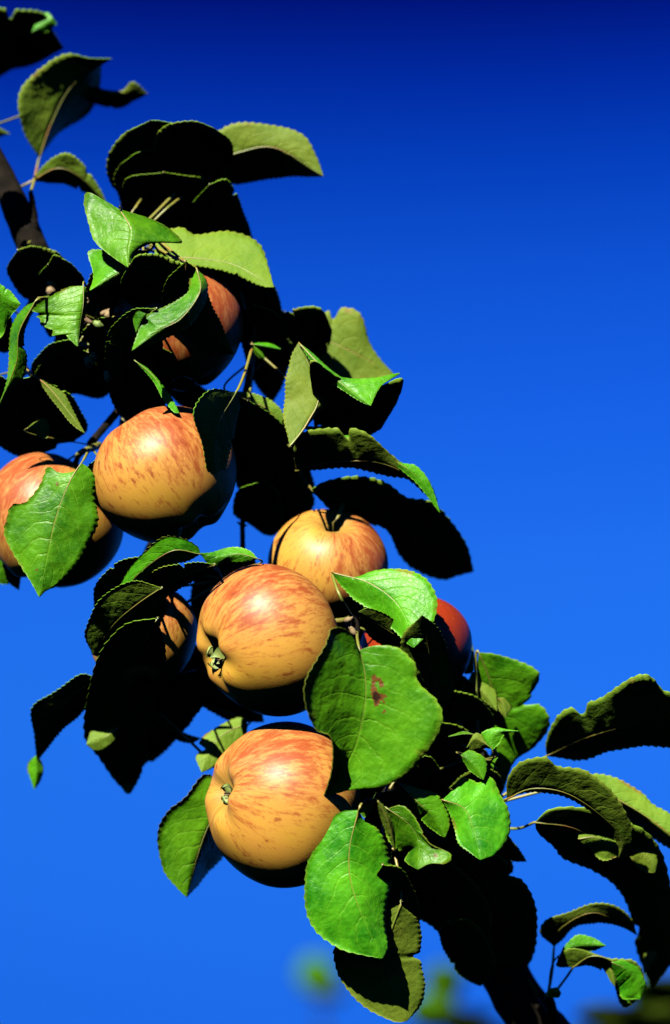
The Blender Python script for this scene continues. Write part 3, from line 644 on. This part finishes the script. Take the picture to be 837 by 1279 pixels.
# ---- right of the red apple
lf([(556, 800), (575, 800), (586, 812), (592, 838)], [(558, 775), (568, 772), (584, 790), (592, 815)], [(560, 830), (575, 840), (586, 842)], -130, side='L', a=-0.2, b=-0.3)
lf([(585, 850), (598, 860), (610, 872), (621, 888)], [(592, 838), (612, 852), (620, 868)], [(592, 860), (604, 874)], -70, side='L', a=-0.2)
lf([(598, 815), (612, 850), (622, 900), (628, 990)], [(618, 817), (645, 825), (672, 838), (674, 852), (667, 868), (684, 886), (684, 908), (665, 934), (642, 952)], [(596, 840), (610, 880), (616, 930), (606, 965)], -90, side='U', a=0.50, b=-0.12, f=(-10, -4))
lf([(622, 872), (628, 878), (632, 896)], [(630, 872), (638, 884)], [(622, 880), (626, 890)], -60, side='L', a=-0.1, st=False)  # lit patch of the leaf behind, added as a tiny leaf
lf([(545, 870), (570, 885), (590, 905), (612, 925)], [(570, 862), (600, 875), (617, 900)], [(540, 900), (560, 925), (590, 932)], -60, side='L', a=1.2)
lf([(540, 900), (560, 930), (570, 960), (580, 990)], [(580, 910), (610, 940), (618, 975)], [(520, 930), (535, 965), (556, 985)], -50, side='L', a=1.2)
lf([(560, 985), (600, 990), (618, 1000), (630, 985)], [(590, 960), (620, 965)], [(580, 1010), (610, 1015)], -60, side='L', a=1.2)
# ---- big dark leaves at the bottom
lf([(550, 1050), (590, 1090), (625, 1140), (645, 1220)], [(600, 1060), (632, 1074), (636, 1092), (654, 1100), (671, 1132), (672, 1165), (662, 1200)], [(520, 1090), (545, 1140), (585, 1190), (615, 1222)], -40, side='L', a=1.1)
lf([(490, 1060), (530, 1090), (570, 1130), (595, 1212)], [(530, 1060), (580, 1090), (612, 1140), (612, 1190)], [(488, 1090), (505, 1130), (540, 1158), (562, 1190)], -20, side='L', a=1.15)
lf([(560, 1150), (580, 1180), (592, 1205), (600, 1232)], [(590, 1150), (615, 1185), (615, 1215)], [(548, 1165), (560, 1195), (580, 1222)], -80, side='L', a=1.15)
lf([(478, 1080), (490, 1110), (505, 1140), (510, 1172)], [(500, 1085), (520, 1120), (525, 1155)], [(470, 1100), (478, 1140), (495, 1168)], 60, side='L', a=1.2)
lf([(500, 1130), (485, 1180), (490, 1232), (507, 1276)], [(455, 1150), (420, 1180), (420, 1210), (434, 1232), (462, 1261), (490, 1276)], [(522, 1150), (524, 1190), (531, 1236), (527, 1256)], 68, side='L', a=0.25, f=(-6, -12))
lf([(628, 1040), (635, 1055), (645, 1068), (658, 1076)], [(636, 1045), (648, 1060)], [(626, 1055), (638, 1074)], -40, **DK)
# ---- right hand spray
lf([(683, 944), (730, 922), (790, 906), (890, 895)], [(682, 928), (692, 905), (710, 886), (750, 870), (795, 842), (814, 843), (830, 862), (860, 872)], [(700, 946), (732, 950), (760, 940), (800, 931), (850, 930)], -30, side='L', a=0.95, b=-0.2, f=(-6, -6), st=[(670, 955, -40), (640, 985, -45), (612, 1005, -50)])
lf([(633, 998), (664, 985), (706, 990), (748, 1016), (776, 1046), (773, 1072)], [(634, 972), (650, 950), (680, 944), (697, 958), (732, 965), (766, 990), (788, 1030), (789, 1056)], [(660, 989), (700, 993), (730, 1008), (757, 1032), (772, 1056)], 20, side='L', a=0.86, b=-0.12, f=(-10, -4), tip=26, st=[(622, 1003, 0), (612, 1005, -50)])
lf([(705, 985), (750, 990), (800, 1015), (860, 1060)], [(735, 967), (770, 972), (800, 990), (816, 1006), (845, 1022)], [(740, 1008), (780, 1025), (810, 1045), (840, 1060)], -30, side='L', a=-0.1, b=0.1, f=(-8, -60))
lf([(668, 1027), (720, 1035), (775, 1070), (815, 1130), (815, 1235)], [(690, 1010), (740, 1010), (795, 1030), (822, 1060), (838, 1110), (850, 1180)], [(672, 1040), (692, 1058), (704, 1073), (742, 1086), (770, 1106), (786, 1142), (796, 1190)], -70, side='L', a=0.95, b=-0.1, st=[(645, 1035, -60), (612, 1030, -70), (590, 1015, -110)])
lf([(722, 1048), (745, 1046), (768, 1060), (784, 1070)], [(728, 1028), (755, 1032), (778, 1052)], [(732, 1056), (754, 1074), (770, 1070)], -6, side='L', a=0.15, st=False)  # sunlit patch on the big dark leaf, added as a small leaf
lf([(786, 1060), (800, 1064), (812, 1075), (818, 1090)], [(790, 1044), (810, 1048), (821, 1070)], [(788, 1072), (800, 1086)], -22, side='L', a=0.1, st=False)  # outer sunlit patch of the same dark leaf, added as a leaf
lf([(692, 1182), (702, 1158), (745, 1140), (796, 1168)], [(676, 1165), (684, 1148), (710, 1139), (742, 1128), (768, 1131), (788, 1148)], [(704, 1172), (720, 1157), (748, 1152), (775, 1157)], -90, side='L', a=1.0, st=[(690, 1210, -100), (685, 1240, -110)])
lf([(716, 1208), (740, 1194), (770, 1205), (797, 1248)], [(696, 1206), (702, 1188), (722, 1185), (758, 1196), (792, 1202), (805, 1226)], [(740, 1207), (764, 1222), (778, 1258)], -60, side='L', a=0.85, b=-0.2, st=[(708, 1220, -80), (690, 1244, -110)])
lf([(700, 1192), (716, 1182), (735, 1180), (757, 1181)], [(706, 1180), (722, 1168), (742, 1172)], [(715, 1188), (738, 1188)], -50, side='U', a=0.3)
lf([(764, 1202), (785, 1212), (798, 1228), (800, 1248)], [(780, 1200), (797, 1208), (806, 1228)], [(768, 1222), (778, 1245)], -52, side='U', a=0.42, st=False)  # dimly lit part of the dark leaf, laid on as a small leaf
lf([(758, 1200), (764, 1215), (768, 1232)], [(763, 1200), (770, 1220)], [(757, 1212), (762, 1224)], -54, side='L', a=-0.1, st=False)  # strip of sun on the dark leaf, added as a narrow leaf
lf([(684, 1243), (690, 1237), (701, 1240)], [(686, 1236), (696, 1234)], [(688, 1245), (698, 1246)], -60, side='U', a=-0.2, tooth=0.3)
lf([(778, 1256), (776, 1248), (792, 1240)], [(774, 1250), (782, 1242)], [(782, 1254), (790, 1248)], -88, side='U', a=0.1, st=False, tooth=0.4)
lf([(820, 1188), (812, 1200), (804, 1216)], [(808, 1188), (803, 1202)], [(820, 1196), (812, 1208)], -158, side='L', a=-0.1, st=False)  # lit triangle near the big dark leaf's tip, added as a leaf
lf([(672, 1248), (666, 1236), (660, 1222)], [(668, 1244), (662, 1230)], [(672, 1240), (665, 1228)], -100, **DK)

for i, L in enumerate(LEAVES): make_leaf(L, i)

# ------------------------------------------------------------------ apples
def make_apple(cx, cy, d, R, axis, label, H=0.90, redness=0.0, stem=None, seed=0, blush_dir=(-0.1, -0.9, 0.4), sepals=True, cav=0.34, sep=1.0):
    """axis: direction of the eye (calyx) in layout axes (right, down, toward the viewer)"""
    r = random.Random(seed)
    c = W(cx, cy, d)
    root = bpy.data.objects.new('apple', None); col.objects.link(root)
    root.empty_display_size = 0.03
    root['label'] = label; root['category'] = 'apple'; root['group'] = 'apples hanging on the branch'
    ax = (C_R * axis[0] - C_U * axis[1] - C_F * axis[2]).normalized()
    Rm = R * K
    root.location = c
    z = -ax                                        # the stalk end is +z
    x = z.cross(Vector((0.21, 0.3, 0.93))).normalized(); y = z.cross(x)
    rot = Matrix((x, y, z)).transposed()
    bl = (C_R * blush_dir[0] - C_U * blush_dir[1] - C_F * blush_dir[2]).normalized()
    NU, NV = 72, 48
    verts, faces, skin, blush = [], [], [], []
    lob = [r.uniform(-0.012, 0.012) for _ in range(8)]; p0 = r.uniform(0, 6)
    lean = (r.uniform(-0.05, 0.05), r.uniform(-0.05, 0.05))
    for i in range(NV + 1):
        th = math.pi * i / NV                       # 0 = stalk end
        rho = math.sin(th) ** 0.88 if 0 < th < math.pi else 0.0
        zz = math.cos(th)
        zq = math.copysign(abs(zz) ** 1.05, zz) * H
        if zz > 0: zq -= cav * H * math.exp(-(rho / 0.26) ** 2)
        else: zq += 0.27 * H * math.exp(-(rho / 0.25) ** 2)
        taper = 1.0 + 0.06 * zz - 0.03 * zz * zz
        for k in range(NU):
            ph = 2 * math.pi * k / NU
            five = 0.018 * math.cos(5 * ph + p0) * (0.35 + 0.9 * max(0, -zz)) + lob[0] * math.cos(2 * ph + p0) + lob[1] * math.cos(3 * ph)
            rr = rho * taper * (1 + five)
            q = Vector((rr * math.cos(ph) + lean[0] * zq, rr * math.sin(ph) + lean[1] * zq, zq + 0.032 * math.cos(5 * ph + p0) * math.exp(-((rho - 0.42) / 0.20) ** 2) * (1 if zz < 0 else 0.3)))
            wv = rot @ (q * Rm)
            verts.append(wv)
            skin.append((math.cos(ph), math.sin(ph), th / (math.pi / 2)))
            nd = (rot @ Vector((math.sin(th) * math.cos(ph), math.sin(th) * math.sin(ph), zz))).dot(bl)
            blush.append(max(0.0, nd * 0.9 - 0.05))
    for i in range(NV):
        for k in range(NU):
            k2 = (k + 1) % NU
            faces.append((i * NU + k, (i + 1) * NU + k, (i + 1) * NU + k2, i * NU + k2))
    me = mesh_from('skin', verts, faces, [M_AP])
    at = me.attributes.new('skin', 'FLOAT_VECTOR', 'POINT'); at.data.foreach_set('vector', np.array(skin, 'f').ravel())
    ab = me.attributes.new('blush', 'FLOAT', 'POINT'); ab.data.foreach_set('value', np.array(blush, 'f'))
    body = link('flesh', me, root); body['redness'] = float(redness)
    # calyx: five shrivelled sepals round a small tuft
    if sepals:
        cb = Vector((0, 0, -H * 0.75))
        tv, tf = [], []
        for k in range(9):
            an = r.uniform(0, 6.28); rad = r.uniform(0.0, 0.03)
            b0 = cb + Vector((rad * math.cos(an), rad * math.sin(an), 0.05)); b1 = cb + Vector((rad * 2.2 * math.cos(an), rad * 2.2 * math.sin(an), -0.07 - r.uniform(0, .05)))
            v, f = tube_data([rot @ (b0 * Rm), rot @ (b1 * Rm)], [0.0005, 0.0002], 5)
            o_ = len(tv); tv += v; tf += [tuple(o_ + i for i in q) for q in f]
        cal = link('calyx', mesh_from('calyx', tv, tf, [M_DRY]), root)
        for k in range(5):
            an = 2 * math.pi * k / 5 + p0 + r.uniform(-0.2, 0.2)
            rows = []
            ln = r.uniform(0.15, 0.21) * sep
            for i in range(7):
                u = i / 6
                w = 0.058 * sep * (1 - u) ** 0.7 * (0.75 + 0.5 * math.sin(math.pi * min(1, u * 1.4)))
                rr = 0.045 + 0.060 * math.sin(u * 3.0) * sep
                hh = -0.01 - ln * u + 0.05 * u * u
                ce = cb + Vector((rr * math.cos(an), rr * math.sin(an), hh))
                tn = Vector((-math.sin(an), math.cos(an), 0))
                outw = Vector((math.cos(an), math.sin(an), 0.2))
                rows.append((ce - tn * w + outw * 0.012, ce + outw * -0.006, ce + tn * w + outw * 0.012))
            v = [rot @ (p * Rm) for row in rows for p in row]
            nb = len(v)
            v += [p + ax * 0.0003 + rot @ Vector((0.0002 * math.cos(an), 0.0002 * math.sin(an), 0)) for p in v]
            f = []
            for i in range(6):
                for j in range(2):
                    q = (i * 3 + j, i * 3 + j + 1, (i + 1) * 3 + j + 1, (i + 1) * 3 + j)
                    f.append(q); f.append(tuple(nb + t for t in reversed(q)))
            link('sepal', mesh_from('sepal', v, f, [M_SEP]), cal)
    # stalk: from the hollow to the wood
    s0 = rot @ (Vector((0, 0, H * (0.92 - cav))) * Rm)
    s1 = rot @ (Vector((0, 0, H * 0.98)) * Rm)
    if stem:
        pts = [tuple(s0), tuple(s1)] + [tuple(W(*q) - c) for q in stem]
        sp_ = spline(pts, 20)
    else:
        sp_ = spline([tuple(s0), tuple(s1), tuple(rot @ (Vector((0.10, 0.04, H * 1.18)) * Rm))], 14)
    v, f = tube_data([Vector(q) for q in sp_], [0.0013 + 0.0007 * (i / len(sp_)) ** 3 for i in range(len(sp_))], 8, 0.05, r)
    link('stem', mesh_from('stem', v, f, [M_STEM]), root)
    return root

make_apple(335, 800, 30, 97, (-0.80, 0.24, 0.42), 'striped yellow apple with its green eye turned out, above the lowest apple', H=0.86, seed=3, sep=1.5, stem=[(430, 775, -20), (440, 772, -70)], redness=0.05)
make_apple(352, 1004, 25, 103, (-0.86, -0.20, 0.42), 'lowest big striped apple, its eye hollow beside a yellow green leaf', H=0.88, seed=5, stem=[(470, 1000, -5), (484, 990, -40)], redness=0.0)
make_apple(410, 708, -95, 77, (-0.12, 0.84, -0.52), 'orange apple with its stalk hollow on top, behind the apple with the green eye', H=0.92, seed=8, redness=0.08, cav=0.22, blush_dir=(0.9, -0.2, 0.2), stem=[(428, 632, -84), (424, 626, -120), (408, 660, -195)])
make_apple(520, 812, -65, 73, (0.2, 0.6, 0.3), 'dark red shaded apple under a bright curled leaf', H=0.9, seed=9, redness=1.0, stem=[(450, 770, -90), (440, 776, -120)])
make_apple(207, 594, 0, 91, (0.45, 0.75, 0.20), 'yellow apple with a pale shine below the shaded upper apple', H=0.92, seed=12, redness=0.0, stem=[(150, 545, -110), (160, 500, -140)])
make_apple(66, 650, -100, 91, (-0.35, 0.85, -0.1), 'apple half hidden behind a broad upright green leaf', H=0.93, seed=15, redness=0.12, blush_dir=(-0.7, -0.5, 0.3), stem=[(100, 566, -40), (124, 556, -95)])
make_apple(222, 412, -60, 83, (0.1, 0.95, 0.2), 'red flushed apple mostly shaded by curled leaves, topmost on the branch', H=0.92, seed=18, redness=0.56, stem=[(200, 350, -100), (160, 330, -110)])
make_apple(180, 796, -50, 69, (0.2, 0.9, 0.2), 'shaded apple with one sunlit patch below a drooping curled leaf', H=0.94, seed=21, redness=0.1, stem=[(172, 722, -80), (165, 738, -168)])

# ------------------------------------------------------------------ buds and withered bits on the spurs
def bud(x, y, d, ln, wd, ang, m, seed):
    r = random.Random(seed); P = []; R = []
    for i in range(9):
        u = i / 8
        P.append(W(x + math.cos(ang) * ln * u + r.uniform(-.4, .4), y + math.sin(ang) * ln * u + 2.5 * math.sin(u * 2.6), d + r.uniform(-.4, .4)))
        R.append(wd * K * (0.25 + math.sin(math.pi * min(1, 0.12 + u * 0.88)) ** 0.8))
    v, f = tube_data(P, R, 8, 0.12, r)
    part('bud', v, f, [m], tree)
for q in [(60, 348, -70, 14, 5, 0.6, M_SEP), (62, 358, -65, 10, 5, 1.2, M_DRY), (108, 372, -10, 8, 3, 1.5, M_DRY), (104, 395, -20, 14, 2.5, 0.5, M_DRY),
          (118, 402, -20, 12, 4, 0.3, M_SEP), (126, 392, -15, 14, 3, -0.6, M_DRY), (134, 388, -12, 9, 4, 1.2, M_DRY), (146, 384, -5, 8, 4, 1.3, M_DRY),
          (100, 428, 0, 12, 4, 0.3, M_SEP), (108, 446, -10, 12, 5, 0.8, M_SEP), (116, 440, -10, 10, 3, 1.2, M_SEP),
          (132, 463, -10, 14, 3.5, 1.2, M_SEP), (430, 774, 50, 12, 3, -0.4, M_DRY), (436, 780, 45, 16, 3, 0.9, M_DRY), (470, 984, 100, 14, 2, -0.6, M_DRY), (476, 990, 90, 10, 2, 2.6, M_SEP),
          (680, 1243, -100, 12, 3.5, -0.5, M_SEP), (296, 652, -125, 14, 1.4, 0.2, M_BARK)]:
    bud(*q[:6], q[6], int(q[0] * 7 + q[1]))

# ------------------------------------------------------------------ a second tree farther off, out of focus
def WD(x, y, dist):
    return CAM + C_R * ((x - PW / 2) / FPX * dist) + C_U * (-(y - PH / 2) / FPX * dist) + C_F * dist
far = bpy.data.objects.new('apple_tree', None); col.objects.link(far)
FB = Vector((0.42, 4.3, 0.0)); far.location = FB
far['label'] = 'blurred leafy shoots of another apple tree rising behind the branch'
far['category'] = 'apple tree'
r = random.Random(3)
def ftube(name, pts):
    sp_ = spline([tuple(p[0]) + (p[1],) for p in pts], 24)
    v, f = tube_data([Vector(q[:3]) for q in sp_], [q[3] for q in sp_], 10, 0.05, r)
    return part(name, v, f, [M_BARK], far, base=FB)
ftube('trunk', [(FB + Vector((0, 0, -0.05)), 0.09), (FB + Vector((0.02, 0, 0.6)), 0.07), (FB + Vector((0.0, 0.02, 1.3)), 0.06), (FB + Vector((-0.03, 0, 1.9)), 0.035)])
D2 = 4.2
tops = [(398, 1250, 4.2), (560, 1262, 3.2), (680, 1300, 2.8), (790, 1262, 2.4), (845, 1240, 2.3), (480, 1330, 3.8)]
for tx, ty, dd in tops:
    e = WD(tx, ty + 12, dd)
    ftube('limb', [(FB + Vector((-0.02, 0, 1.55)), 0.03), (FB * 0.4 + e * 0.6 + Vector((0, 0, 0.55 - 0.1)), 0.012), (e, 0.004)])
def far_leaf(tx, ty, dd, ang, ln, wd, a, side):
    """a simple cupped leaf, blurred by distance"""
    c = WD(tx, ty, dd); verts, faces = [], []
    u = (C_R * math.cos(ang) - C_U * math.sin(ang)); n = (-C_F + C_U * a).normalized(); u = (u - n * u.dot(n)).normalized(); v_ = n.cross(u)
    NR, NC = 14, 6
    for sgn in (1, -1):
        for i in range(NR + 1):
            t = i / NR; w = wd * math.sin(math.pi * t ** 0.85) ** 0.8 + 0.0004
            for j in range(NC + 1):
                s = j / NC * 2 - 1
                verts.append(c + u * ((t - 0.5) * ln) + v_ * (s * w) + n * (-0.25 * w * s * s + 0.1 * ln * math.sin(t * 3) + sgn * 0.0002) - FB)
    st = (NR + 1) * (NC + 1); mi = []
    for k in (0, 1):
        for i in range(NR):
            for j in range(NC):
                q = (k * st + i * (NC + 1) + j, k * st + i * (NC + 1) + j + 1, k * st + (i + 1) * (NC + 1) + j + 1, k * st + (i + 1) * (NC + 1) + j)
                faces.append(q if k == 0 else q[::-1]); mi.append(k if side == 'U' else 1 - k)
    me = mesh_from('leaf', verts, faces, [M_UP, M_LO], mi)
    uvl = me.uv_layers.new(name='leaf')
    lv = np.empty(len(me.loops), int); me.loops.foreach_get('vertex_index', lv); lv %= st
    uvl.data.foreach_set('uv', np.stack([(lv % (NC + 1)) / NC, (lv // (NC + 1)) / NR], 1).astype('f').ravel())
    link('leaf', me, far)
for q in [(398, 1222, 4.2, 1.2, 0.085, 0.030, -0.42, 'U'), (410, 1240, 4.2, 0.3, 0.06, 0.02, -0.9, 'L'),
          (556, 1228, 3.2, 1.4, 0.06, 0.022, -0.62, 'U'), (545, 1266, 3.2, 0.5, 0.07, 0.028, -0.6, 'U'), (585, 1270, 3.1, -0.4, 0.07, 0.028, -1.7, 'L'), (560, 1275, 3.2, 0.2, 0.08, 0.03, -1.7, 'L'),
          (610, 1292, 3.0, 0.1, 0.08, 0.03, -1.7, 'L'),
          (770, 1270, 2.4, 0.5, 0.075, 0.028, -1.7, 'L'), (812, 1268, 2.35, -0.5, 0.08, 0.03, -1.7, 'L'), (835, 1238, 2.3, 1.3, 0.07, 0.026, -1.7, 'L'), (812, 1240, 2.4, 0.7, 0.045, 0.016, -0.6, 'U'),
          (800, 1290, 2.4, 0.1, 0.08, 0.03, -1.7, 'L'), (850, 1275, 2.3, 0.8, 0.08, 0.03, -1.7, 'L'), (745, 1300, 2.4, 0.6, 0.07, 0.026, -1.7, 'L')]:
    far_leaf(*q)
